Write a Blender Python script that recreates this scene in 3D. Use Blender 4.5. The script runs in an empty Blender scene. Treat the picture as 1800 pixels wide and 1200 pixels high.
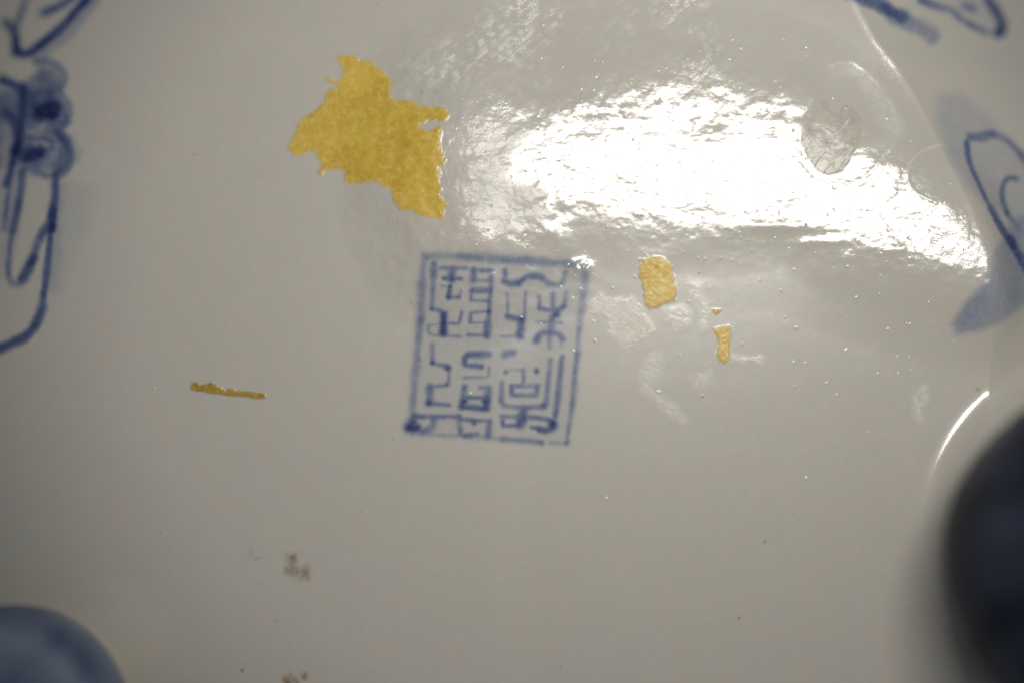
import bpy, math
import numpy as np
C = bpy.context.scene
C.unit_settings.system = 'METRIC'
C.unit_settings.scale_length = 0.07          # one unit is about 7 cm of porcelain
rng = np.random.default_rng(7)

# ------------------------------------------------------------------ camera
cd = bpy.data.cameras.new('camera')
cam = bpy.data.objects.new('camera', cd)
C.collection.objects.link(cam)
cam.location = (0, -0.06, 3.0)
cd.lens = 60; cd.sensor_width = 36
cd.clip_start = 0.05; cd.clip_end = 100
cd.dof.use_dof = True
cd.dof.focus_distance = 2.985
cd.dof.aperture_fstop = 0.075                # units are 7 cm long: see below
APERTURE = 0.54                              # diameter of the lens opening, in scene units
cd.dof.aperture_fstop = (cd.lens * 0.001) / APERTURE
C.camera = cam

# ------------------------------------------------------------------ light
w = bpy.data.worlds.new('World'); C.world = w; w.use_nodes = True
bg = w.node_tree.nodes['Background']
bg.inputs[0].default_value = (0.80, 0.90, 1.0, 1)
bg.inputs[1].default_value = 0.085
LX, LY, LH = 0.54, 0.37, 1.9
ld = bpy.data.lights.new('window_lamp', 'AREA')
ld.shape = 'RECTANGLE'; ld.size = 0.95; ld.size_y = 0.36
ld.energy = 28.5; ld.color = (1.0, 0.965, 0.89)
lamp = bpy.data.objects.new('window_lamp', ld)
C.collection.objects.link(lamp)
lamp.location = (LX, LY, LH)
from mathutils import Vector, Matrix
aim = Vector((-0.62, 0.42, 0)) - lamp.location
az = (-aim).normalized(); ay = az.cross(Vector((1, 0, 0))).normalized(); ax = ay.cross(az)
lamp.rotation_euler = Matrix((ax, ay, az)).transposed().to_euler()

C.view_settings.view_transform = 'Standard'
C.view_settings.look = 'None'
C.view_settings.exposure = 0; C.view_settings.gamma = 1
C.cycles.use_denoising = True

# ------------------------------------------------------------------ helpers
def P(px, py):                               # a traced point of the base plane
    return (px - 900) / 1000.0, (540 - py) / 1000.0

def hsh(ix, iy, seed):
    n = (ix.astype(np.int64) * 374761393 + iy.astype(np.int64) * 668265263 + seed * 1442695041) & 0xffffffff
    n = ((n ^ (n >> 13)) * 1274126177) & 0xffffffff
    n = (n ^ (n >> 16)) & 0xffffff
    return n / float(0xffffff)

def vn(x, y, scale, seed):                   # smooth value noise, -1..1
    u = x / scale; v = y / scale
    i = np.floor(u); j = np.floor(v)
    fx = u - i; fy = v - j
    fx = fx ** 3 * (fx * (fx * 6 - 15) + 10); fy = fy ** 3 * (fy * (fy * 6 - 15) + 10)
    a = hsh(i, j, seed); b = hsh(i + 1, j, seed); c = hsh(i, j + 1, seed); d = hsh(i + 1, j + 1, seed)
    return ((a + (b - a) * fx) * (1 - fy) + (c + (d - c) * fx) * fy) * 2 - 1

def fbm(x, y, scale, seed, octv=3):
    s = 0; a = 1; t = 0
    for k in range(octv):
        s = s + a * vn(x * (0.8 + .05 * k) + y * .6, -x * .6 + y * .8, scale / 2 ** k, seed + k); t += a; a *= .55
    return s / t

def sst(a, b, x):
    t = np.clip((x - a) / (b - a), 0, 1); return t * t * (3 - 2 * t)

def seg_dist(X, Y, pts):                     # distance to a polyline, and how far along it
    best = np.full(X.shape, 1e9); par = np.zeros(X.shape); n = len(pts) - 1
    for k in range(n):
        (x0, y0), (x1, y1) = pts[k], pts[k + 1]
        dx, dy = x1 - x0, y1 - y0; L = dx * dx + dy * dy + 1e-12
        t = np.clip(((X - x0) * dx + (Y - y0) * dy) / L, 0, 1)
        d = np.hypot(X - x0 - t * dx, Y - y0 - t * dy)
        m = d < best; best[m] = d[m]; par[m] = (k + t[m]) / n
    return best, par

def poly_sd(X, Y, pts):                      # signed distance, negative inside
    inside = np.zeros(X.shape, bool); n = len(pts)
    for k in range(n):
        (x0, y0), (x1, y1) = pts[k], pts[(k + 1) % n]
        c = (y0 > Y) != (y1 > Y)
        xi = (x1 - x0) * (Y - y0) / ((y1 - y0) if y1 != y0 else 1e-9) + x0
        inside ^= c & (X < xi)
    d, _ = seg_dist(X, Y, list(pts) + [pts[0]])
    return np.where(inside, -d, d)

def smooth(pts, n=2):                        # Chaikin corner cutting, open line
    for _ in range(n):
        q = [pts[0]]
        for a, b in zip(pts[:-1], pts[1:]):
            q.append((.75 * a[0] + .25 * b[0], .75 * a[1] + .25 * b[1]))
            q.append((.25 * a[0] + .75 * b[0], .25 * a[1] + .75 * b[1]))
        q.append(pts[-1]); pts = q
    return pts

# ------------------------------------------------------------------ the sampling grid over the base
def axis(stops):                             # [(start, step), ..., (end, None)] in traced pixels
    out = []
    for (a, s), (b, _) in zip(stops[:-1], stops[1:]):
        n = max(1, int(round((b - a) / s))); out += list(a + (b - a) * np.arange(n) / n)
    return np.array(out + [stops[-1][0]])
gx = axis([(-900, 30), (-60, 2.1), (705, 1.25), (1050, 2.1), (1860, 30), (2700, None)])
gy = axis([(-900, 30), (-60, 2.1), (430, 1.25), (790, 2.1), (1260, 30), (2100, None)])
PX, PY = np.meshgrid(gx, gy)                 # traced pixels
NX, NY = len(gx), len(gy)
X, Y = (PX - 900) / 1000.0, (540 - PY) / 1000.0

def sub(x0, y0, x1, y1):
    i0, i1 = np.searchsorted(gx, [x0, x1]); j0, j1 = np.searchsorted(gy, [y0, y1])
    return (slice(max(j0 - 1, 0), j1 + 1), slice(max(i0 - 1, 0), i1 + 1))

# ------------------------------------------------------------------ height of the glazed base
R = np.hypot(X, Y)
ang = np.arctan2(Y, X)
EDGE = [(1480, -60), (1515, 20), (1545, 72), (1580, 118), (1612, 170), (1640, 225), (1668, 290), (1695, 350), (1716, 410), (1727, 450),
        (1733, 500), (1741, 560), (1745, 620), (1740, 700), (1700, 900), (1600, 1100), (1450, 1300)]
ex = np.interp(PY, [p[1] for p in EDGE], [p[0] for p in EDGE])
over = (PX - ex) / 1000.0 * sst(1060, 640, PY)                    # beyond the rim line on the right the belly falls away
Z = -0.26 * np.maximum(over, 0) - 0.42 * np.maximum(over, 0) ** 2
rim = np.exp(-((over + .004) / .007) ** 2)
Z += .0004 * rim * sst(900, 600, PY)
far = np.maximum(R - .66, 0) * sst(-.35, .25, -np.cos(ang) + .55 * np.sin(-ang) * 0)
Z -= .62 * far ** 2
Z -= .55 * np.maximum(R - 1.15, 0) ** 2

HL = [(892, 318), (896, 275), (930, 236), (985, 208), (1060, 172), (1150, 156), (1250, 170), (1330, 180), (1392, 204), (1420, 246), (1500, 268), (1560, 294), (1610, 335),
      (1660, 362), (1705, 400), (1740, 450), (1745, 490), (1725, 500), (1690, 490), (1640, 470), (1570, 452), (1500, 428), (1440, 396),
      (1380, 372), (1300, 384), (1200, 380), (1100, 376), (1010, 352), (950, 334), (915, 326)]
s = sub(-300, -300, 2300, 1300)
hd = np.full(PX.shape, 9.0)
hd[s] = poly_sd(PX[s], PY[s], HL) / 1000.0
WEST = [(905, 205), (860, 196), (815, 215), (792, 270), (796, 340), (815, 400), (850, 424), (900, 420), (960, 400), (960, 240)]
hdw = np.full(PX.shape, 9.0); hdw[s] = poly_sd(PX[s], PY[s], WEST) / 1000.0 + .012 * fbm(X[s], Y[s], .05, 37, 3)
matte = np.maximum(sst(.012, -.02, hdw) * sst(-.015, .01, hd), .0)
ha, hb = np.minimum(hd, 3), np.minimum(hdw + .012, 3)
hmin = np.minimum(ha, hb); hd = hmin - np.log(np.exp(-55 * (ha - hmin)) + np.exp(-55 * (hb - hmin))) / 55
hds = hd.copy()
hd = hd + .014 * fbm(X, Y, .11, 31, 4)
cx = (0 + LX * 3 / (3 + LH)); cy = (-.06 + (LY + .06) * 3 / (3 + LH))   # where a flat glaze would mirror the lamp
KF = (1 + LH / 3) / (4 * LH)                 # bowl that mirrors the lamp over the whole patch
q2 = (X - cx) ** 2 + (Y - cy) ** 2
W = 1 - sst(0, 1, (hds + .03) / (.20 + .05 * sst(1000, 760, PX)))
bowl = KF * .62 * q2
# beyond the patch the dished glaze runs back to level
Z += bowl * W * np.where(over > 0, 1 - sst(0, .10, over), 1)
Z -= .0060 * sst(-.01, .11, hds + .013 * fbm(X, Y, .10, 35, 3)) * (1 - .6 * sst(950, 850, PX))      # it ends in a shallow step
wave = 1 - sst(-.02, .10, hd)                # how rough and pitted the glaze is
left = np.exp(-(((PX - 850) / 70) ** 2 + ((PY - 320) / 120) ** 2))
wave = np.clip(wave + .8 * left, 0, 1)
stretch = .35
xs = X * math.cos(-.25) - Y * math.sin(-.25); ys = X * math.sin(-.25) + Y * math.cos(-.25)
wedge = np.exp(-(hd / .05) ** 2)
upper = np.exp(-((PX - 1130) / 190) ** 2 - ((PY - 190) / 38) ** 2) + .8 * np.exp(-((PX - 1590) / 120) ** 2 - ((PY - 440) / 32) ** 2) + .7 * np.exp(-((PX - 930) / 60) ** 2 - ((PY - 360) / 40) ** 2)
Z += (.0006 * wave + .0007 * wedge + .0010 * upper + .00012) * fbm(xs * .75, ys, .060, 3, 3)
Z += (.00024 * wave + .00026 * wedge + .00028 * upper + .00001) * fbm(xs, ys, .018, 11, 2)
Z += .0020 * fbm(X, Y, .45, 17, 2)
# darker hollows inside the mirrored patch
for (a, b, ra, rb, am) in [(1365, 398, 60, 11, .0017), (1255, 240, 34, 12, .0009), (1085, 196, 70, 14, .0012), (1450, 425, 40, 9, .0011),
                           (1240, 378, 40, 10, -.0006), (1560, 440, 40, 8, .0009), (950, 335, 26, 20, .0007)]:
    Z += 1.5 * am * np.exp(-((PX - a) / ra) ** 2 - ((PY - b) / rb) ** 2)
# left end of the reflection: softly rippled ridges
Z += .0016 * np.exp(-(((PX - 835) / 36) ** 2 + ((PY - 330) / 90) ** 2)) * (1 + .4 * vn(X, Y, .03, 5))
# a proud crumb of glaze at the corner of the mark
cr = np.hypot((PX - 1021) / 19, (PY - 471) / 14)
Z += .0030 * np.exp(-cr ** 2) * (1 + .3 * vn(X, Y, .006, 8))
# dimple under the pale oval ring and the dried film
RING = [(1394, 272), (1400, 228), (1420, 185), (1439, 146), (1456, 113), (1490, 105), (1519, 117), (1548, 151), (1572, 199), (1586, 233),
        (1572, 253), (1543, 281), (1533, 301), (1504, 320), (1470, 326), (1437, 318), (1412, 303)]
RING = smooth(RING + [RING[0]])[:-1]
s = sub(1340, 50, 1640, 380)
rd = np.full(PX.shape, 99.0); rd[s] = poly_sd(PX[s], PY[s], RING)
rd = rd + 3 * fbm(X, Y, .03, 61, 3)
Z += -.0010 * sst(8, -28, rd)
Z += .00022 * sst(-.5, .3, fbm(X, Y, .03, 93, 2)) * np.exp(-(rd / 3.0) ** 2)
FILM = smooth([(1660, 254), (1625, 262), (1600, 280), (1590, 305), (1595, 330), (1612, 345), (1640, 358)])
s = sub(1560, 230, 1690, 390)
fd = np.full(PX.shape, 99.0); fd[s] = seg_dist(PX[s], PY[s], FILM)[0]
Z += .0006 * np.exp(-(fd / 2.4) ** 2)

ZFLAT = Z.copy()
FEET = [(1916, 925, .254, .058, .034), (58, 1232, .100, .020, .006)]
for (fx, fy, fr, fw, fh) in FEET:
    dr = np.hypot(PX - fx, PY - fy) / 1000.0
    Z += fh * np.clip(1 - (dr - fr) / fw, 0, 1.4) ** 2.6

def grid_normals(Z):
    zx = np.gradient(Z, X[0], axis=1); zy = np.gradient(Z, Y[:, 0], axis=0)
    n = np.stack([-zx, -zy, np.ones_like(Z)], -1)
    return n / np.linalg.norm(n, axis=-1, keepdims=True)

# ------------------------------------------------------------------ blue under the glaze
cob = np.zeros(PX.shape)                     # pigment density
owner = np.zeros(PX.shape, np.int16)         # which painted part a point belongs to
ownd = np.zeros(PX.shape)
bleed = 1 + .30 * fbm(X, Y, .018, 41, 3) + .25 * vn(X, Y, .035, 47)
def lay(pts, width, dens, part, soft=.55, taper=None):
    global cob
    pad = width * 1.6 + 8
    xs_ = [p[0] for p in pts]; ys_ = [p[1] for p in pts]
    s = sub(min(xs_) - pad, min(ys_) - pad, max(xs_) + pad, max(ys_) + pad)
    wob = 1.2 * vn(X[s], Y[s], .009, part * 7 + 3)
    if len(pts) == 1: d = np.hypot(PX[s] - pts[0][0], PY[s] - pts[0][1]); t = np.zeros(d.shape)
    else: d, t = seg_dist(PX[s], PY[s], pts)
    hw = width / 2 * (1 + .22 * vn(X[s], Y[s], .02, part + 90))
    if taper: hw = hw * (taper[0] + (taper[1] - taper[0]) * t)
    if part < 10: a = dens * np.exp(-(np.maximum(d + .35 * wob, 0) / (hw * .92 + .8)) ** 2) * bleed[s]
    else: a = 1.15 * dens * (1 - sst(hw * (1 - soft), hw * (1 + soft) + 2.5, d + .5 * wob)) * bleed[s]
    cob[s] = np.maximum(cob[s], a) + .22 * np.minimum(cob[s], a)
    m = a > np.maximum(ownd[s], .035)
    owner[s] = np.where(m, part, owner[s]); ownd[s] = np.where(m, a, ownd[s])
def area(pts, dens, part, soft=14, tex=.25):
    global cob
    xs_ = [p[0] for p in pts]; ys_ = [p[1] for p in pts]
    s = sub(min(xs_) - 60, min(ys_) - 60, max(xs_) + 60, max(ys_) + 60)
    d = poly_sd(PX[s], PY[s], pts) + 5 * fbm(X[s], Y[s], .05, part + 70)
    a = dens * (1 - sst(-soft, soft, d)) * (1 + tex * fbm(X[s], Y[s], .04, part + 77))
    cob[s] = cob[s] + a
    m = (a > .03) & (a > ownd[s])
    owner[s] = np.where(m, part, owner[s]); ownd[s] = np.where(m, a, ownd[s])

# --- the stamped mark (traced on a 1200-wide enlargement)
SC = 1200 / 380.0
def U(*p): return [(680 + p[i] / SC, 420 + p[i + 1] / SC) for i in range(0, len(p), 2)]
BORDER, CH = 1, {}
def st(part, wd, de, *p, sm=False):
    q = U(*p)
    if sm: q = smooth(q)
    lay(q, wd / SC * (1.72 if part > 1 else 1.45), de * (1.0 if part > 1 else .64), part)
def bl(part, r, de, u, v): lay(U(u, v), 1.75 * r / SC, de * .95, part)
s = sub(690, 430, 1060, 800)                 # faint grey halo where the print bled
hd2 = poly_sd(PX[s], PY[s], U(205, 90, 1110, 145, 1000, 1140, 130, 1080))
cob[s] += .065 * (1 - sst(-3, 12, hd2)) * (1 - .35 * sst(0, 1, fbm(X[s], Y[s], .12, 5)))
st(1, 34, .42, 210, 95, 420, 103); st(1, 36, .55, 400, 103, 600, 115, 800, 125); st(1, 34, .58, 780, 124, 1000, 140); st(1, 28, .4, 1000, 140, 1105, 150)
st(1, 34, .46, 1105, 190, 1090, 300); st(1, 28, .50, 1090, 300, 1068, 500); st(1, 22, .45, 1068, 500, 1058, 620); st(1, 24, .75, 1058, 640, 1046, 740); st(1, 24, .6, 1046, 740, 1030, 920); st(1, 20, .55, 1030, 920, 1008, 1060, 1000, 1130)
st(1, 20, .32, 140, 1078, 350, 1090, 560, 1100); st(1, 24, .6, 640, 1110, 760, 1118, 860, 1130); st(1, 16, .3, 560, 1100, 650, 1110); st(1, 18, .32, 905, 1130, 1000, 1135); bl(1, 14, .8, 996, 1130)
st(1, 36, .40, 210, 100, 200, 250); st(1, 36, .50, 197, 250, 188, 450); st(1, 34, .56, 186, 450, 160, 720); st(1, 32, .48, 160, 720, 140, 960); st(1, 34, 1.1, 150, 985, 140, 1040); st(1, 34, 1.3, 122, 1045, 165, 1048); bl(1, 16, .5, 222, 108)
st(1, 26, .5, 120, 1050, 200, 1068)
c = 2                                        # first character, upper left
st(c, 24, .55, 262, 140, 260, 210); st(c, 18, .42, 260, 200, 250, 375); bl(c, 17, .8, 250, 388); st(c, 18, .45, 262, 388, 300, 402, 318, 430)
st(c, 26, .78, 315, 420, 312, 520); bl(c, 22, .7, 312, 478); bl(c, 18, .8, 318, 522)
st(c, 14, .42, 300, 163, 440, 165); st(c, 30, .68, 368, 172, 360, 222); st(c, 15, .5, 316, 220, 412, 224)
st(c, 10, .2, 306, 262, 340, 266); bl(c, 14, .6, 352, 266); st(c, 16, .45, 352, 270, 346, 325); bl(c, 17, .6, 345, 322); st(c, 12, .36, 345, 325, 402, 326); bl(c, 11, .4, 402, 322); st(c, 9, .2, 406, 320, 412, 288)
st(c, 13, .34, 318, 470, 398, 470, 416, 410); st(c, 12, .26, 240, 478, 226, 505, 245, 535, 310, 535, sm=True); st(c, 12, .28, 310, 535, 412, 541); st(c, 10, .2, 225, 478, 300, 474)
c = 3                                        # second, upper middle
st(c, 14, .42, 475, 175, 585, 180); st(c, 24, .62, 480, 180, 482, 226); st(c, 12, .32, 470, 228, 580, 235); st(c, 17, .42, 582, 182, 574, 300, 566, 420, 562, 540)
bl(c, 15, .6, 582, 186); bl(c, 15, .6, 574, 290); bl(c, 14, .55, 566, 350); bl(c, 14, .6, 564, 402); st(c, 26, .72, 558, 470, 556, 535); bl(c, 16, .8, 556, 530)
st(c, 20, .58, 475, 290, 570, 286); st(c, 16, .42, 470, 292, 468, 336); st(c, 12, .36, 468, 342, 565, 346)
st(c, 12, .34, 468, 410, 562, 402); st(c, 14, .36, 466, 412, 464, 460); st(c, 12, .26, 464, 464, 556, 468); st(c, 13, .36, 450, 532, 556, 536)
c = 4                                        # third, upper right
st(c, 20, .4, 655, 175, 656, 235); st(c, 26, .66, 658, 238, 690, 250, 730, 246); bl(c, 16, .7, 730, 246); st(c, 24, .5, 730, 246, 770, 214, 830, 204, 868, 218, sm=True)
st(c, 20, .56, 868, 218, 900, 250, 940, 258, 975, 242, sm=True); st(c, 18, .42, 975, 240, 992, 186)
st(c, 12, .26, 668, 306, 672, 425); st(c, 14, .34, 770, 298, 764, 430); st(c, 18, .52, 668, 428, 700, 440, 760, 446); st(c, 26, .72, 750, 446, 742, 540); bl(c, 20, .75, 748, 458); bl(c, 22, 1.0, 742, 528); st(c, 11, .32, 636, 540, 740, 540)
st(c, 14, .36, 845, 325, 846, 380); bl(c, 14, .6, 848, 385); st(c, 18, .5, 850, 386, 900, 396, 960, 392, 985, 372, sm=True); st(c, 16, .45, 985, 372, 995, 298)
st(c, 18, .45, 922, 306, 920, 395); bl(c, 24, .9, 942, 420); st(c, 12, .34, 832, 460, 970, 466); st(c, 30, .55, 925, 430, 905, 520)
st(c, 22, .58, 830, 562, 848, 522, 905, 515, 955, 524, 972, 552, sm=True); st(c, 18, .42, 906, 520, 903, 600); st(c, 13, .24, 970, 550, 970, 592)
c = 5                                        # fourth, lower left
st(c, 16, .42, 250, 590, 252, 680); bl(c, 18, 1.0, 253, 686); st(c, 15, .48, 255, 690, 290, 697, 335, 708); bl(c, 20, .85, 338, 714); st(c, 15, .4, 345, 720, 342, 800)
bl(c, 15, .75, 332, 806); st(c, 13, .36, 330, 812, 240, 820); st(c, 26, .56, 240, 822, 232, 905); bl(c, 18, .5, 236, 908); st(c, 15, .44, 235, 912, 345, 920)
st(c, 15, .55, 178, 985, 400, 985); bl(c, 24, .7, 255, 1002); st(c, 26, .5, 262, 1005, 252, 1050, 200, 1072, sm=True); st(c, 20, .46, 404, 990, 406, 1080)
c = 6                                        # fifth, lower middle
st(c, 24, .58, 565, 640, 455, 640); st(c, 22, .58, 448, 642, 430, 662, 432, 692, sm=True); st(c, 18, .5, 436, 700, 525, 708); st(c, 13, .28, 568, 712, 562, 762); st(c, 13, .26, 558, 768, 428, 768)
st(c, 20, .46, 430, 820, 416, 920); st(c, 22, .62, 415, 932, 555, 942); st(c, 26, .55, 566, 830, 552, 935); st(c, 13, .46, 425, 880, 550, 880); bl(c, 24, .9, 426, 905); bl(c, 24, .95, 550, 900); st(c, 14, .4, 520, 825, 576, 825)
st(c, 15, .5, 404, 1000, 572, 1010); bl(c, 20, .65, 485, 1018); st(c, 22, .55, 570, 1012, 560, 1090); st(c, 18, .5, 430, 1090, 500, 1086)
c = 7                                        # sixth, lower right
st(c, 24, .55, 656, 640, 702, 632); bl(c, 16, .6, 660, 738); bl(c, 18, .75, 832, 730); st(c, 13, .26, 690, 725, 755, 728); st(c, 17, .42, 758, 728, 758, 800); bl(c, 17, .5, 758, 790)
st(c, 17, .52, 690, 815, 836, 815, 830, 866, 695, 866, 690, 815); bl(c, 17, .6, 695, 842); bl(c, 14, .6, 832, 822)
st(c, 20, .46, 638, 800, 635, 895, 655, 925, 760, 935, 860, 932); bl(c, 20, .75, 872, 926); st(c, 20, .5, 885, 910, 898, 770, 908, 672); st(c, 19, .58, 975, 650, 960, 760, 948, 870, 936, 980)
st(c, 26, .6, 762, 940, 755, 1000); st(c, 16, .5, 640, 985, 740, 985, 735, 1036, 645, 1036, 640, 985); bl(c, 18, .55, 642, 1010); st(c, 32, .62, 748, 980, 735, 1030); st(c, 16, .5, 770, 985, 860, 995, 925, 1008)
bl(c, 28, 1.15, 922, 1028); st(c, 24, .6, 918, 1048, 880, 1066, 850, 1058, sm=True); st(c, 15, .42, 806, 1046, 870, 1055)

# --- brushwork round the edge
def br(part, wd, de, *p, soft=.8, taper=None):
    q = [(p[i], p[i + 1]) for i in range(0, len(p), 2)]
    lay(smooth(q) if len(q) > 2 else q, wd, de, part, soft, taper)
c = 10                                       # petal in the upper left corner
br(c, 13, .95, 175, -50, 128, 0, 100, 33, 66, 62, 40, 80, 18, 86, 6, 72, 2, 55); br(c, 22, .16, 160, -20, 112, 48, 60, 84)
br(c, 11, .8, 4, 80, 8, 60, 0, 40, -20, 20); br(c, 14, .6, 58, 8, 85, 0, 110, -14); br(c, 9, .55, 2, 36, 8, 12, 20, -20)
c = 11                                       # flower head with dark seeds
area([(-60, 150), (0, 145), (30, 132), (60, 110), (90, 118), (104, 140), (100, 160), (116, 185), (116, 212), (100, 228), (118, 255), (118, 285), (98, 306), (60, 306), (20, 290), (-60, 300)], .40, c, 9, 1.0)
area([(100, 228), (128, 238), (144, 265), (138, 285), (112, 298)], .10, c, 7)
area([(90, 300), (160, 330), (155, 400), (120, 470), (95, 520), (85, 400)], .05, c, 22)
br(c, 13, .30, 48, 98, 72, 100, 92, 112, 104, 130, 98, 150, 76, 148, 70, 128); br(c, 10, .28, 96, 156, 114, 180, 116, 205, 102, 226); br(c, 15, .6, 96, 232, 112, 250, 119, 272, 110, 296, 92, 306); br(c, 10, .35, 92, 306, 72, 308, 60, 298)
br(c, 30, 1.0, 56, 198, 80, 184, soft=.9); br(c, 24, 1.15, 60, 190, 80, 194, soft=.9); br(c, 22, .35, 72, 170, 84, 200); br(c, 20, 1.0, 34, 270, 60, 262, soft=.9); br(c, 20, 1.1, 44, 266, 60, 268, soft=.9); br(c, 18, .3, 30, 250, 60, 280)
br(c, 18, 1.1, 24, 148, 26, 190, 18, 235, 14, 262); br(c, 14, .8, -20, 130, 4, 138, 24, 150); br(c, 22, .8, -8, 190, 8, 200); br(c, 10, .9, 14, 250, 6, 290, -4, 320)
br(c, 8, .25, 40, 160, 60, 150, 84, 160); br(c, 8, .25, 50, 232, 76, 226, 96, 232)
br(c, 14, .55, 40, 150, 46, 185, 40, 215); br(c, 10, .45, 84, 176, 92, 192, 88, 210, 74, 218); br(c, 9, .5, 30, 232, 44, 240, 62, 238, 84, 246); br(c, 12, .5, 58, 262, 84, 258)
br(c, 16, .7, 10, 210, 20, 236, 22, 262); br(c, 8, .4, 98, 262, 104, 282, 96, 296); br(c, 10, .35, 56, 118, 64, 138, 56, 156); br(c, 9, .4, 34, 176, 52, 180); br(c, 26, .3, 96, 240, 108, 272, 100, 290)
area([(-60, 300), (30, 300), (24, 400), (6, 480), (-60, 520)], .10, c, 12, .5)
c = 12                                       # long leaf strokes hanging from the flower
br(c, 11, .62, 92, 305, 92, 340, 86, 375); br(c, 13, .85, 88, 370, 85, 400); br(c, 10, .58, 84, 395, 80, 450, 72, 515, 66, 545); br(c, 13, .72, 68, 540, 56, 575, 32, 594, 6, 604, -20, 616)
br(c, 12, .62, 28, 296, 26, 325, 20, 365, 10, 405); br(c, 8, .5, 10, 405, 4, 440, 3, 480); br(c, 9, .32, 3, 482, 12, 500, 26, 498); br(c, 14, .75, 30, 490, 42, 470, 52, 450); br(c, 12, .55, 50, 455, 62, 420, 76, 398, 90, 380)
br(c, 8, .5, -6, 400, 2, 330, 8, 300); br(c, 26, .10, 96, 330, 92, 420, 84, 500)
c = 13                                       # slanting dashes in the upper right corner
br(c, 22, .62, 1478, -26, 1520, -4, 1552, 8, 1590, 26, soft=.6); br(c, 30, .24, 1584, 24, 1618, 40, 1648, 54, soft=.6); br(c, 16, .12, 1636, 48, 1656, 58)
c = 14                                       # looped stroke in the upper right corner
br(c, 12, .42, 1630, -8, 1665, 2, 1690, 2, 1705, 18); br(c, 9, .36, 1705, 18, 1720, 28, 1740, 35, 1758, 42); br(c, 11, .35, 1722, 28, 1738, 34)
br(c, 13, 1.1, 1766, -20, 1786, 4, 1794, 22, 1788, 38); br(c, 11, .9, 1781, 42, 1786, 38); br(c, 12, .3, 1716, -4, 1734, -2)
area([(1690, -20), (1790, -20), (1790, 30), (1750, 28)], .07, c, 10)
c = 15                                       # petal with wash on the right
area([(1652, 165), (1700, 158), (1745, 195), (1790, 240), (1860, 300), (1860, 380), (1800, 420), (1700, 330), (1665, 270), (1650, 210)], .095, c, 16)
area([(1860, 370), (1800, 380), (1768, 405), (1742, 445), (1720, 500), (1690, 535), (1672, 570), (1680, 588), (1712, 584), (1760, 562), (1800, 538), (1860, 500)], .20, c, 10)
area([(1728, 480), (1700, 520), (1676, 565), (1684, 586), (1715, 580), (1740, 565)], .07, c, 8)
br(c, 13, .48, 1712, 236, 1735, 238, 1756, 232); br(c, 9, .42, 1756, 231, 1782, 238, 1804, 258, 1830, 290); br(c, 9, .50, 1704, 248, 1706, 285, 1722, 325, 1744, 375); br(c, 12, .62, 1740, 365, 1762, 405, 1784, 432)
br(c, 18, .85, 1780, 425, 1796, 448, 1820, 480); br(c, 8, .42, 1800, 310, 1782, 308, 1770, 326, 1768, 348, 1776, 374); br(c, 8, .3, 1776, 374, 1800, 400)

# ------------------------------------------------------------------ wear and dirt on the glaze
scuff = np.zeros(PX.shape)
def blob(cx_, cy_, rx, ry, a=0):
    ca, sa = math.cos(a), math.sin(a); u = (PX - cx_) * ca + (PY - cy_) * sa; v = -(PX - cx_) * sa + (PY - cy_) * ca
    return np.exp(-(u / rx) ** 2 - (v / ry) ** 2)
for (a, b, rx, ry, an, am) in [(870, 75, 150, 60, -.6, .9), (960, 30, 110, 40, -.6, .8), (780, 110, 90, 45, -.6, .4), (905, 160, 60, 20, -.3, .6), (1215, 80, 38, 80, .15, .9), (1200, 10, 30, 40, 0, .6),
                               (1120, 40, 90, 40, -.6, .4), (1240, 120, 40, 40, 0, .7), (1530, 160, 50, 22, .9, .35), (1565, 120, 60, 12, 1.0, .35)]:
    scuff += am * blob(a, b, rx, ry, an)
scuff = np.clip(np.maximum(scuff, .08), 0, 1)
pale = .65 * sst(-.5, .4, fbm(X, Y, .03, 91, 2)) * np.exp(-(rd / 3.2) ** 2) * sst(40, 320, PY * 0 + 260 + 60 * vn(X, Y, .05, 3))
pale += .65 * sst(26, 0, np.abs(rd + 16 + 8 * vn(X, Y, .04, 4))) * sst(1440, 1520, PX) * sst(300, 200, PY) * (.6 + .6 * fbm(X, Y, .02, 71, 3))
pale += .55 * np.exp(-(fd / 2.6) ** 2) + .30 * rim * sst(620, 250, PY) * sst(.0, .5, .6 + fbm(X, Y, .06, 22, 2))
pale += .45 * blob(1668, 690, 0.01, .01)
pale = np.clip(pale, 0, 1)
stain = np.zeros(PX.shape)

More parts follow.
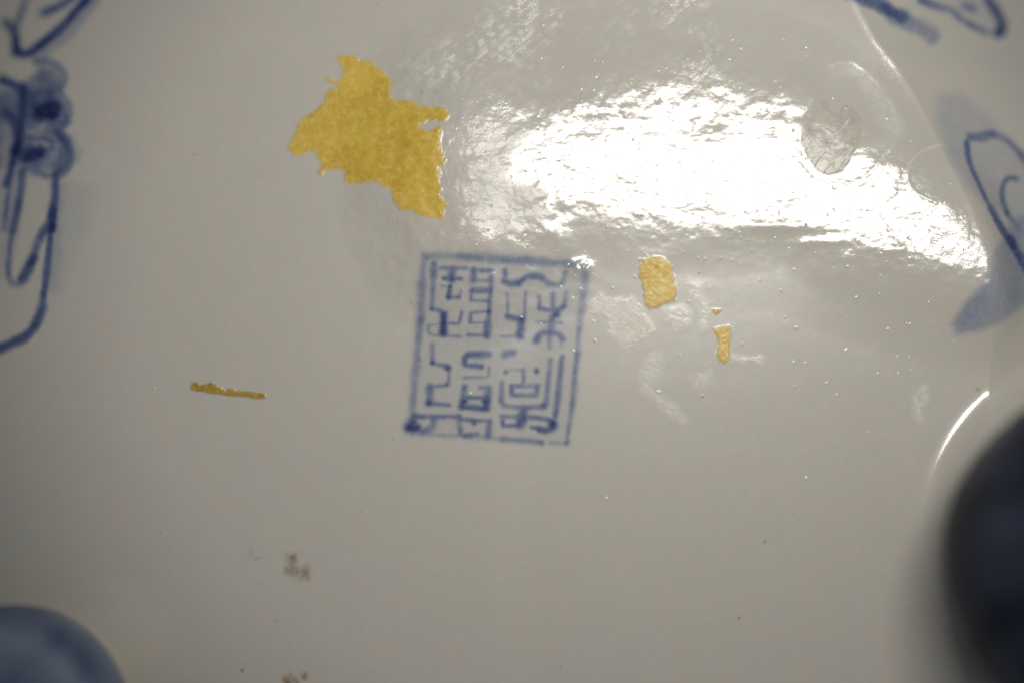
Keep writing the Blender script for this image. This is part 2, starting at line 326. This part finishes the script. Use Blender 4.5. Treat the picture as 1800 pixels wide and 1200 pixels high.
# ------------------------------------------------------------------ materials
def nodes(name):
    m = bpy.data.materials.new(name); m.use_nodes = True
    nt = m.node_tree; nt.nodes.clear(); return m, nt
class N:
    def __init__(s, nt): s.nt = nt
    def new(s, t, **kw):
        n = s.nt.nodes.new(t)
        for k, v in kw.items(): setattr(n, k, v)
        return n
    def put(s, sock, v):
        if isinstance(v, bpy.types.NodeSocket): s.nt.links.new(v, sock)
        else: sock.default_value = v
    def math(s, op, a, b=0.0, c=0.0, clamp=False):
        n = s.new('ShaderNodeMath', operation=op, use_clamp=clamp); s.put(n.inputs[0], a); s.put(n.inputs[1], b); s.put(n.inputs[2], c); return n.outputs[0]
    def attr(s, name): return s.new('ShaderNodeAttribute', attribute_name=name).outputs['Fac']
    def noise(s, vec, scale, detail=2, rough=.5, dist=0):
        n = s.new('ShaderNodeTexNoise'); s.put(n.inputs['Vector'], vec); n.inputs['Scale'].default_value = scale
        n.inputs['Detail'].default_value = detail; n.inputs['Roughness'].default_value = rough; n.inputs['Distortion'].default_value = dist; return n.outputs['Fac']
    def mix(s, f, a, b, blend='MIX'):
        n = s.new('ShaderNodeMix', data_type='RGBA', blend_type=blend); s.put(n.inputs[0], f); s.put(n.inputs[6], a); s.put(n.inputs[7], b); return n.outputs[2]
    def rampf(s, v, a, b, c=0.0, d=1.0):
        n = s.new('ShaderNodeMapRange', interpolation_type='SMOOTHSTEP'); s.put(n.inputs[0], v); s.put(n.inputs[1], a); s.put(n.inputs[2], b); s.put(n.inputs[3], c); s.put(n.inputs[4], d); return n.outputs[0]
    def mapping(s, vec, rot=(0, 0, 0), scale=(1, 1, 1), kind='POINT'):
        n = s.new('ShaderNodeMapping'); s.put(n.inputs['Vector'], vec); n.inputs['Rotation'].default_value = rot; n.inputs['Scale'].default_value = scale; n.vector_type = kind; return n.outputs[0]

BASE = (0.620, 0.580, 0.520, 1)
TINT = (0.085, 0.135, 0.40, 1)               # what full-strength cobalt leaves of the white
def glaze_material(name, foot=False, TINT=TINT, film=None):
    m, nt = nodes(name); k = N(nt)
    co = k.new('ShaderNodeNewGeometry').outputs['Position']
    # body colour with faint mottling and specks
    mot = k.noise(co, 9, 4, .6); mot2 = k.noise(co, 170, 2, .6)
    col = k.mix(k.rampf(mot, .3, .7, 0, .6), BASE, (0.585, 0.570, 0.525, 1))
    col = k.mix(k.rampf(mot2, .35, .75, 0, .16), col, (0.62, 0.55, 0.48, 1))
    mot3 = k.noise(co, 24, 4, .65); mot4 = k.noise(co, 420, 2, .6)
    col = k.mix(k.rampf(mot3, .50, .66, 0, .55), col, (0.640, 0.560, 0.500, 1))
    col = k.mix(k.rampf(mot3, .48, .34, 0, .55), col, (0.560, 0.570, 0.515, 1))
    col = k.mix(k.rampf(mot4, .3, .75, 0, .30), col, (0.53, 0.51, 0.46, 1))
    v = k.new('ShaderNodeTexVoronoi', feature='F1'); k.put(v.inputs['Vector'], co); v.inputs['Scale'].default_value = 13
    sep = k.new('ShaderNodeSeparateColor'); k.put(sep.inputs[0], v.outputs['Color'])
    size = k.math('MULTIPLY', k.math('POWER', sep.outputs[0], 5.0), .055)
    sp = k.rampf(k.math('DIVIDE', v.outputs['Distance'], k.math('ADD', size, .004)), .5, 1.1, 1, 0)
    sp = k.math('MULTIPLY', sp, k.rampf(sep.outputs[1], .35, .9, 0, .7))
    speck = k.mix(sep.outputs[2], (.12, .10, .075, 1), (.33, .24, .12, 1))
    col = k.mix(sp, col, speck)
    v3 = k.new('ShaderNodeTexVoronoi', feature='F1'); k.put(v3.inputs['Vector'], co); v3.inputs['Scale'].default_value = 34
    se3 = k.new('ShaderNodeSeparateColor'); k.put(se3.inputs[0], v3.outputs['Color'])
    sp3 = k.math('MULTIPLY', k.rampf(v3.outputs['Distance'], .03, .09, 1, 0), k.rampf(se3.outputs[0], .6, 1, 0, .45))
    col = k.mix(sp3, col, (.25, .21, .16, 1))
    # cobalt: each channel is what the pigment lets through
    cb = k.attr('cobalt'); grain = k.noise(co, 110, 3, .6)
    cb = k.math('MULTIPLY', cb, k.rampf(grain, .2, .8, .82, 1.18))
    pw = []
    for t in TINT[:3]: pw.append(k.math('POWER', t, cb))
    cc = k.new('ShaderNodeCombineColor')
    for i in range(3): k.put(cc.inputs[i], pw[i])
    col = k.mix(1.0, col, cc.outputs[0], 'MULTIPLY')
    # pale scuffs: fine strokes running up to the right, and dried film edges
    sc = k.attr('scuff')
    mp = k.mapping(co, (0, 0, .72), (1, 1 / 7, 1), 'TEXTURE'); stx = k.noise(mp, 16, 4, .65)
    cl = k.noise(co, 60, 5, .7); cl2 = k.noise(co, 14, 3, .6)
    f = k.math('MULTIPLY', k.rampf(stx, .42, .60, .2, 1), k.rampf(cl, .42, .60, 0, 1))
    f = k.math('MULTIPLY', f, k.rampf(cl2, .40, .56, 0.1, 1))
    f = k.math('MULTIPLY', f, k.math('MULTIPLY', sc, .75))
    mp2 = k.mapping(co, (0, 0, .78), (1, 1 / 40, 1), 'TEXTURE'); hair = k.noise(mp2, 5, 2, .5)
    hr = k.math('MULTIPLY', k.rampf(hair, .66, .74, 0, .4), k.math('MULTIPLY', sc, k.rampf(cl2, .4, .6)))
    f = k.math('MAXIMUM', f, hr)
    pl = k.math('MULTIPLY', k.attr('pale'), k.rampf(cl, .3, .65, .2, .75))
    f = k.math('MAXIMUM', f, pl, clamp=True)
    col = k.mix(f, col, (.84, .85, .84, 1))
    # relief finer than the mesh: orange peel, pits, dust
    wv = k.attr('wave')
    h1 = k.math('MULTIPLY', k.noise(co, 120, 3, .6), k.math('MULTIPLY_ADD', wv, .00052, .00001))
    h2 = k.math('MULTIPLY', k.noise(k.mapping(co, (0, 0, .3), (.6, 1.3, 1)), 38, 2, .5), k.math('MULTIPLY_ADD', wv, .0010, .00002))
    v2 = k.new('ShaderNodeTexVoronoi', feature='F1'); k.put(v2.inputs['Vector'], co); v2.inputs['Scale'].default_value = 54
    se2 = k.new('ShaderNodeSeparateColor'); k.put(se2.inputs[0], v2.outputs['Color'])
    near = k.attr('dust')
    on = k.math('GREATER_THAN', k.math('ADD', se2.outputs[0], k.math('MULTIPLY', near, .75)), .992)
    rad = k.math('MULTIPLY_ADD', se2.outputs[1], .10, .12)
    dome = k.rampf(k.math('DIVIDE', v2.outputs['Distance'], rad), 0, 1, 1, 0)
    h3 = k.math('MULTIPLY', k.math('MULTIPLY', dome, on), .00075)
    v4 = k.new('ShaderNodeTexVoronoi', feature='F1'); k.put(v4.inputs['Vector'], co); v4.inputs['Scale'].default_value = 85
    se4 = k.new('ShaderNodeSeparateColor'); k.put(se4.inputs[0], v4.outputs['Color'])
    pit = k.math('MULTIPLY', k.rampf(v4.outputs['Distance'], .06, .34, -1, 0), k.math('MULTIPLY', k.rampf(se4.outputs[0], .62, 1.0), wv))
    h = k.math('ADD', k.math('ADD', h1, h2), k.math('ADD', h3, k.math('MULTIPLY', pit, .00035)))
    h = k.math('ADD', h, k.math('MULTIPLY', f, .0004))
    cov = None
    if film:
        kind, c1, c2, c3, frough, fbump, fsc = film
        fn1 = k.noise(co, 14, 6, .68); fn2 = k.noise(co, fsc, 4, .7, .6); fn3 = k.noise(co, fsc * 2.3, 3, .6)
        fc = k.mix(k.rampf(fn1, .38, .64), c1, c2); fc = k.mix(k.rampf(fn2, .42, .72, 0, .7), fc, c3)
        fh = k.math('MULTIPLY_ADD', fn3, fbump * .4, k.math('MULTIPLY', fn2, fbump))
        cov = k.attr('cover')
        if kind == 'chalk':
            s_ = k.noise(k.mapping(co, (0, 0, -.6), (1, 1 / 5, 1), 'TEXTURE'), 26, 4, .65); cf = k.noise(co, 75, 4, .7)
            cov = k.math('MULTIPLY', cov, k.math('MULTIPLY', k.rampf(s_, .34, .56, .35, 1.1), k.rampf(cf, .36, .54, .15, 1.3)), clamp=True)
        elif kind == 'dirt':
            cov = k.math('MULTIPLY', cov, k.rampf(k.noise(co, 60, 5, .7), .26, .66, .15, 1.1), clamp=True)
        elif kind == 'glue':
            sr = k.noise(k.mapping(co, (0, 0, .95), (1, 1 / 14, 1), 'TEXTURE'), 12, 2, .5)
            low = k.rampf(k.new('ShaderNodeSeparateXYZ').outputs[1], 0, 1) if False else k.rampf(k.noise(co, 10, 1, .5), .35, .6)
            ss = k.math('MULTIPLY', k.rampf(sr, .56, .64), low)
            fh = k.math('MULTIPLY_ADD', ss, .0014, fh); fc = k.mix(ss, fc, (.86, .85, .82, 1))
            cov = k.math('MULTIPLY', cov, k.rampf(fn1, .3, .6, .8, 1.0))
        else:
            edge = k.math('SUBTRACT', 1.0, k.math('ABSOLUTE', k.math('MULTIPLY_ADD', cov, 2.0, -1.0)))   # fibres fray the edge
            cov = k.math('ADD', cov, k.math('MULTIPLY', edge, k.math('MULTIPLY_ADD', k.noise(co, 150, 3, .7), 2.4, -1.2)), clamp=True)
        col = k.mix(cov, col, fc)
        h = k.math('ADD', h, k.math('MULTIPLY', cov, fh))
    b = k.new('ShaderNodeBump'); b.inputs['Strength'].default_value = 1; b.inputs['Distance'].default_value = 1.0; k.put(b.inputs['Height'], h)
    p = k.new('ShaderNodeBsdfPrincipled'); o = k.new('ShaderNodeOutputMaterial')
    k.put(p.inputs['Base Color'], col); k.put(p.inputs['Normal'], b.outputs[0]); k.put(p.inputs['Coat Normal'], b.outputs[0])
    p.inputs['IOR'].default_value = 1.45
    mt = k.math('MULTIPLY', k.attr('matte'), k.rampf(k.noise(co, 22, 4, .65), .25, .6, 1, .7))
    k.put(p.inputs['Roughness'], k.math('ADD', k.math('MULTIPLY_ADD', f, .3, .26), k.math('MULTIPLY', mt, .22)))
    p.inputs['Specular IOR Level'].default_value = .5
    k.put(p.inputs['Coat Weight'], k.math('SUBTRACT', k.math('SUBTRACT', 1.0, k.math('MULTIPLY', f, .6)), k.math('MULTIPLY', mt, .9), clamp=True)); p.inputs['Coat Roughness'].default_value = .11; p.inputs['Coat IOR'].default_value = 1.52
    if film:
        ro = p.inputs['Roughness'].links[0].from_socket; cw = p.inputs['Coat Weight'].links[0].from_socket
        d1 = k.math('MULTIPLY_ADD', cov, k.math('SUBTRACT', frough, ro), ro)
        k.put(p.inputs['Roughness'], d1); k.put(p.inputs['Coat Weight'], k.math('MULTIPLY', cw, k.math('MULTIPLY_ADD', cov, -.92, 1.0)))
    if foot:
        p.inputs['Coat Weight'].default_value = 0; nt.links.remove(p.inputs['Coat Weight'].links[0]); nt.links.remove(p.inputs['Roughness'].links[0]); p.inputs['Roughness'].default_value = .55; p.inputs['Specular IOR Level'].default_value = .25
    nt.links.new(p.outputs[0], o.inputs[0]); return m
M_GLAZE = glaze_material('glazed_porcelain')

M_YEL = glaze_material('yellow_label_paper', film=('paper', (.73, .50, .075, 1), (.60, .375, .04, 1), (.80, .62, .17, 1), .36, .0007, 95))
M_YEL2 = glaze_material('yellow_label_glossy', film=('paper', (.74, .50, .07, 1), (.62, .40, .04, 1), (.84, .67, .20, 1), .24, .0011, 80))
M_OCH = glaze_material('ochre_residue', film=('paper', (.48, .31, .045, 1), (.38, .23, .03, 1), (.58, .44, .12, 1), .25, .0012, 110))
M_CHALK = glaze_material('chalky_residue', film=('chalk', (.86, .82, .75, 1), (.78, .73, .64, 1), (.92, .90, .86, 1), .8, .0004, 70))
M_FLAKE = glaze_material('dried_glue', film=('glue', (.53, .49, .43, 1), (.45, .41, .35, 1), (.60, .56, .50, 1), .38, .0006, 60))
M_DIRT = glaze_material('brown_dirt', film=('dirt', (.24, .16, .06, 1), (.17, .11, .04, 1), (.33, .24, .11, 1), .6, .0005, 90))

# ------------------------------------------------------------------ what is stuck to the glaze
FILMS = []
taken = np.zeros(PX.shape, bool)
def film(name, pts, mat, thick, label, cat, group=None, ragged=2.5, soft=2.2, cov=1.0, grain=.012, curl=0):
    x0, x1 = min(p[0] for p in pts) - 14, max(p[0] for p in pts) + 14; y0, y1 = min(p[1] for p in pts) - 14, max(p[1] for p in pts) + 14
    s = sub(x0, y0, x1, y1); sd = int(x0 * 7 + y0) % 997
    dd = poly_sd(PX[s], PY[s], pts) + ragged * fbm(X[s], Y[s], grain, sd, 3)
    cover = np.zeros(PX.shape); cover[s] = cov * (1 - sst(-soft * 1.6, soft, dd))
    Z[s] += thick * sst(soft, -3.5 - soft, dd) * (1 + .35 * fbm(X[s], Y[s], .02, sd + 5, 3)) + curl * np.exp(-((dd + 3) / 3) ** 2)
    cover[taken] = 0; m = cover > .02; taken[m] = True
    FILMS.append((name, quadmask(m), cover, mat, label, cat, group, P(sum(p[0] for p in pts) / len(pts), sum(p[1] for p in pts) / len(pts))))
def quadmask(v):                             # a quad belongs when most of its corners do
    v = v.astype(np.int8); return (v[:-1, :-1] + v[1:, :-1] + v[:-1, 1:] + v[1:, 1:]) >= 2
def tr(scale, ox, oy, *p): return [(ox + p[i] / scale, oy + p[i + 1] / scale) for i in range(0, len(p), 2)]
G = 'scraps of yellow label paper stuck to the glaze'
film('label_scrap', tr(3.334, 480, 60, 366, 150, 385, 125, 430, 120, 470, 118, 500, 128, 508, 158, 540, 148, 590, 158, 600, 185, 640, 215, 680, 260, 715, 300, 690, 325, 695, 380, 730, 398, 770, 385, 830, 405, 870, 430, 960, 435,
    1025, 448, 1032, 490, 1020, 527, 960, 515, 900, 520, 866, 545, 875, 570, 930, 572, 985, 546, 994, 600, 985, 680, 1012, 720, 1005, 780, 975, 800, 985, 900, 990, 965, 1025, 995, 1015, 1040, 990, 1080, 930, 1088, 880, 1075, 820, 1045, 760, 1035,
    720, 1010, 700, 960, 685, 900, 640, 890, 590, 870, 520, 880, 450, 882, 412, 860, 420, 800, 350, 798, 300, 800, 285, 828, 266, 815, 275, 770, 268, 730, 240, 690, 190, 700, 170, 720, 120, 712, 72, 665, 110, 610, 140, 540,
    160, 490, 220, 462, 290, 400, 310, 340, 370, 318, 372, 300, 305, 268, 330, 246, 372, 282, 404, 240, 410, 200), M_YEL, .0004,
    'largest ragged scrap of yellow label paper on white glaze', 'label scrap', G, ragged=4.5, soft=3.4, grain=.008)
film('label_scrap', tr(3, 1000, 400, 398, 168, 450, 150, 500, 158, 545, 200, 555, 260, 570, 320, 565, 385, 520, 395, 470, 420, 430, 427, 408, 410, 395, 350, 385, 290, 370, 250, 380, 200), M_YEL2, .0003,
    'glossy amber oval scrap just right of the seal corner', 'label scrap', G, ragged=2.2, soft=2.4, grain=.008)
film('label_scrap', tr(3, 1000, 400, 765, 535, 800, 522, 850, 518, 858, 570, 850, 620, 846, 700, 820, 718, 795, 700, 783, 660, 795, 620, 780, 570), M_YEL2, .0003,
    'narrow upright golden scrap with a pale scrape beside its foot', 'label scrap', G, ragged=1.8, soft=2.2, grain=.008)
film('label_scrap', tr(3, 1000, 400, 756, 428, 806, 430, 802, 445, 780, 460, 762, 445), M_YEL2, .0004,
    'tiny golden crumb just above the narrow upright scrap', 'label scrap', G, ragged=.8, soft=1.2)
film('label_scrap', tr(9, 300, 640, 312, 400, 325, 310, 390, 272, 500, 315, 640, 285, 700, 305, 790, 352, 860, 420, 930, 375, 1000, 385, 1040, 415, 1180, 422, 1300, 430, 1480, 450, 1510, 500, 1495, 545, 1320, 552, 1220, 510, 1120, 512, 940, 500,
    830, 488, 700, 472, 600, 460, 520, 430, 420, 428), M_OCH, .0005,
    'thin ochre sliver lying almost level left of the seal', 'label scrap', G, ragged=1.0, soft=1.5)
# dried glue inside the oval ring
film('glue_flake', tr(2.07, 1340, 40, 213, 292, 232, 292, 238, 312, 255, 332, 275, 330, 290, 312, 305, 298, 335, 318, 364, 360, 352, 420, 335, 465, 312, 508, 288, 540, 240, 556, 196, 540, 166, 495, 140, 440, 135, 370, 155, 330, 185, 305), M_FLAKE, .0004,
    'scratched grey flake of dried glue with a notched top', 'glue flake', ragged=1.0, soft=2.0, cov=.9)
# chalky residue
GC = 'chalky white smears on the glaze'
def smear(pts, label, cov=.8, thick=.00012): film('chalk_smear', pts, M_CHALK, thick, label, 'residue smear', GC, ragged=6, soft=9, cov=cov, grain=.03)
smear(tr(3, 1000, 400, 110, 400, 170, 350, 230, 380, 340, 360, 390, 450, 445, 530, 390, 580, 300, 620, 220, 560, 200, 470, 130, 440), 'largest chalky smear, between the seal and the oval amber scrap', 1.25)
smear(tr(3, 1000, 400, 500, 430, 580, 410, 640, 450, 630, 520, 570, 550, 510, 500), 'faint chalky smear directly below the oval amber scrap', .45)
smear(tr(3, 1000, 400, 645, 300, 695, 290, 700, 360, 740, 400, 735, 520, 705, 540, 690, 450, 655, 370), 'chalky streak right of the oval amber scrap', .5)
smear(tr(3, 1000, 400, 430, 670, 490, 660, 500, 760, 450, 850, 560, 940, 650, 1030, 600, 1050, 480, 960, 380, 880, 370, 780), 'long slanting chalky smear below the largest one', .30)
smear(tr(3, 1000, 400, 650, 790, 750, 760, 750, 810, 720, 860, 670, 850), 'small chalky smear below the narrow golden scrap', .38)
smear(tr(3, 1000, 400, 850, 670, 910, 680, 1020, 690, 1010, 705, 920, 712, 850, 712), 'thin white scrape leading right from the narrow golden scrap', 1.0, .0002)
smear([(1608, 690), (1628, 676), (1636, 700), (1620, 740), (1604, 730)], 'isolated chalky smear near the white glint on the right', .6)
# brown dirt
GD = 'brown dirt spots on the lower glaze'
def dirt(pts, label, cov=.8, soft=6, ragged=4): film('dirt_spot', pts, M_DIRT, .00005, label, 'dirt spot', GD, ragged=ragged, soft=soft, cov=cov, grain=.012)
dirt(tr(9, 400, 930, 900, 560, 900, 380, 1090, 360, 1110, 560, 1150, 600, 1260, 520, 1330, 640, 1300, 800, 1120, 800, 1000, 770, 890, 720), 'curved brown dirt spot in the lower left of the base', .75)
dirt(tr(9, 400, 930, 300, 380, 380, 270, 420, 380, 380, 500, 310, 500), 'faint brown smudge left of the curved dirt spot', .28, 5)
dirt([(492, 1192), (510, 1182), (524, 1192), (530, 1210), (500, 1214)], 'dark brown spot cut by the bottom edge', .9, 4)
dirt([(528, 1184), (538, 1182), (541, 1196), (530, 1198)], 'small brown spot right of the dark one at the bottom edge', .8, 3)
dirt([(446, 982), (452, 979), (464, 979), (463, 981), (452, 982), (447, 985)], 'short curved dark hair-like mark beside the curved dirt spot', .9, 1.2, .5)
for (a, b, r, lb) in [(1236, 695, 4, 'tiny rust dot just below the small chalky smear'), (1400, 577, 4, 'tiny brown dot right of the narrow golden scrap'), (1720, 684, 4, 'tiny orange-brown dot beside the white glint'),
                      (1345, 952, 3, 'tiny dark dot alone in the lower right of the base'), (742, 164, 4, 'tiny grey dot right of the top of the largest yellow scrap'), (1126, 456, 4, 'tiny blue-grey dot touching the oval amber scrap'),
                      (424, 1180, 4, 'tiny brown dot left of the bottom edge spots'), (1300, 1086, 3, 'tiny dark dot lowest on the right of the base')]:
    dirt([(a + r * math.cos(t) * 1.1, b + r * math.sin(t)) for t in np.linspace(0, 6.28, 8)[:-1]], lb, .8, 1.5, 1)

# ------------------------------------------------------------------ meshes cut from the sampled surface
nrm = grid_normals(Z)
dust = sst(-.03, .01, hd) * np.clip(np.exp(-(np.maximum(hd, 0) / .11) ** 2) * sst(560, 330, PY + 60 * 0) + .9 * np.exp(-(np.maximum(hd, 0) / .20) ** 2) * sst(350, 430, PY) * sst(800, 1000, PX), 0, 1)

def link(o, parent=None, **props):
    C.collection.objects.link(o)
    if parent: o.parent = parent
    for a, b in props.items(): o[a] = b
    return o
def piece(name, mask, Zs, normals, attrs, mat, org=(0, 0, 0)):
    """mask marks quads (NY-1, NX-1)"""
    J, I = np.nonzero(mask)
    a = J * NX + I
    quads = np.stack([a + NX, a + NX + 1, a + 1, a], -1)       # y falls as rows go down: counter-clockwise from above
    uniq, inv = np.unique(quads, return_inverse=True)
    inv = inv.reshape(-1)
    me = bpy.data.meshes.new(name)
    me.vertices.add(len(uniq)); me.loops.add(len(inv)); me.polygons.add(len(quads))
    co = np.stack([X.ravel()[uniq] - org[0], Y.ravel()[uniq] - org[1], Zs.ravel()[uniq] - org[2]], -1).astype(np.float32)
    me.vertices.foreach_set('co', co.ravel())
    me.loops.foreach_set('vertex_index', inv.astype(np.int32))
    me.polygons.foreach_set('loop_start', np.arange(0, len(inv), 4, dtype=np.int32))
    me.polygons.foreach_set('use_smooth', np.ones(len(quads), bool))
    me.update(calc_edges=True)
    for nm, arr in attrs.items():
        at = me.attributes.new(nm, 'FLOAT', 'POINT'); at.data.foreach_set('value', arr.ravel()[uniq].astype(np.float32))
    me.normals_split_custom_set_from_vertices(normals.reshape(-1, 3)[uniq].astype(np.float32))
    me.materials.append(mat)
    return bpy.data.objects.new(name, me)
vessel = link(bpy.data.objects.new('porcelain_censer', None), label='upturned white porcelain vessel with blue painting, a square seal mark and rounded feet', category='porcelain vessel')
GA = dict(cobalt=cob, scuff=scuff, pale=pale, wave=wave, dust=dust, matte=matte)
left_over = np.ones((NY - 1, NX - 1), bool)
for (nm, m, cover, mat, label, cat, group, org) in FILMS:
    m = m & left_over; left_over &= ~m
    o = piece(nm, m, Z, nrm, dict(GA, cover=cover), mat, org=(*org, 0)); o.location = (*org, 0)
    link(o, label=label, category=cat)
    if group: o['group'] = group
seal = None
for part, nm, lab in [(1, 'seal_mark', 'blue stamped square seal mark in seal script'), (2, 'seal_character', 'upper left character of the seal'), (3, 'seal_character', 'upper middle character of the seal'),
                      (4, 'seal_character', 'upper right characters of the seal'), (5, 'seal_character', 'lower left character of the seal'),
                      (6, 'seal_character', 'lower middle character of the seal'), (7, 'seal_character', 'lower right character of the seal'),
                      (10, 'painted_petal', 'blue outlined petal in the upper left corner'), (11, 'painted_flower', 'blue washed flower head with dark seeds'), (12, 'painted_leaf', 'long blue outlined leaf below the flower'),
                      (13, 'painted_stroke', 'slanting blue stroke fading to grey'), (14, 'painted_petal', 'looped blue stroke in the upper right corner'), (15, 'painted_petal', 'pale blue washed petal on the right')]:
    m = quadmask(owner == part) & left_over
    left_over &= ~m
    o = piece(nm, m, Z, nrm, GA, M_GLAZE)
    link(o, seal if 2 <= part <= 7 else vessel, label=lab)
    if part == 1: seal = o
link(piece('base', left_over, Z, nrm, GA, M_GLAZE), vessel)

# ------------------------------------------------------------------ feet
M_BLUE_SHADED = glaze_material('blue_glaze_shaded', True, (.10, .12, .19, 1))  # near-black tint: blue paint with the foot's shade put into it
M_PALE = glaze_material('blue_washed_glaze', True, (.10, .145, .27, 1))
def foot(cx_, cy_, prof, paint, label, mat):
    px, py = P(cx_, cy_)
    rs = np.array([p[0] for p in prof]); zs = np.array([p[1] for p in prof])
    t = np.linspace(0, len(prof) - 1, 110); kk = np.arange(len(prof))
    r = np.interp(t, kk, rs); z = np.interp(t, kk, zs)
    for _ in range(30):
        r[1:-1] = (r[:-2] + 2 * r[1:-1] + r[2:]) / 4; z[1:-1] = (z[:-2] + 2 * z[1:-1] + z[2:]) / 4
    na = 220; th = np.linspace(0, 2 * math.pi, na, endpoint=False)
    T, I = np.meshgrid(th, np.arange(len(r)))
    wob = 1 + .012 * np.sin(3 * T + 1) + .006 * np.sin(7 * T)
    vx = r[I] * wob * np.cos(T); vy = r[I] * wob * np.sin(T)
    vz = z[I].copy()
    gx_ = int(np.searchsorted(gx, cx_)); gy_ = int(np.searchsorted(gy, cy_)); zoff = ZFLAT[gy_, gx_]
    vz = vz + zoff
    verts = np.stack([vx, vy, vz], -1).reshape(-1, 3); n = len(r)
    faces = [(i * na + j, i * na + (j + 1) % na, (i + 1) * na + (j + 1) % na, (i + 1) * na + j) for i in range(n - 1) for j in range(na)]
    faces.append(tuple((n - 1) * na + j for j in range(na)))
    me = bpy.data.meshes.new('foot'); me.from_pydata(verts.tolist(), [], faces)
    me.polygons.foreach_set('use_smooth', np.ones(len(faces), bool))
    ix = 900 + (px + vx) * 1000; iy = 540 - (py + vy) * 1000
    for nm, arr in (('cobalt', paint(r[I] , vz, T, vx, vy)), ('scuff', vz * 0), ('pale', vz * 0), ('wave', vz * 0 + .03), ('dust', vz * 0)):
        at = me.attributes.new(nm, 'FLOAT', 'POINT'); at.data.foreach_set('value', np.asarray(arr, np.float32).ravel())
    me.materials.append(mat)
    o = bpy.data.objects.new('foot', me); o.location = (px, py, 0)
    return link(o, vessel, label=label)
def paint_blue_shaded(r, z, T, vx, vy):
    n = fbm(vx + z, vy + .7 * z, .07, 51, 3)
    d = sst(.05, .20, z + .02 * n) * (1.5 + .7 * n)  # density climbs from the root: blue wash plus painted shade
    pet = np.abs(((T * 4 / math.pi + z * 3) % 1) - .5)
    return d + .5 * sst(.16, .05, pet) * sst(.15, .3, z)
def paint_blue(r, z, T, vx, vy):
    n = fbm(vx * .6 + z, vy * .6 + z, .06, 53, 3)
    d = .48 * sst(.03, .14, z) + .14 * sst(.10, .16, z) + .55 * sst(-.1, .5, n) * sst(.14, .2, z)
    ringl = np.exp(-((r - .150) / .012) ** 2)
    return np.maximum(1.5 * d + .3 * n - .14 * ringl * sst(.1, .2, z), 0)
foot(1893, 958, [(.212, -.06), (.212, -.02), (.212, .0), (.216, .05), (.246, .11), (.280, .18), (.295, .26), (.288, .34), (.255, .41), (.19, .46), (.08, .485), (.003, .487)], paint_blue_shaded,
     'blue painted rounded foot at the right edge, shade put into its colour', M_BLUE_SHADED)
foot(58, 1232, [(.105, -.06), (.105, -.02), (.105, .0), (.115, .05), (.150, .11), (.182, .18), (.192, .25), (.178, .31), (.13, .345), (.06, .36), (.003, .362)], paint_blue,
     'pale and blue painted rounded foot at the lower left', M_PALE)
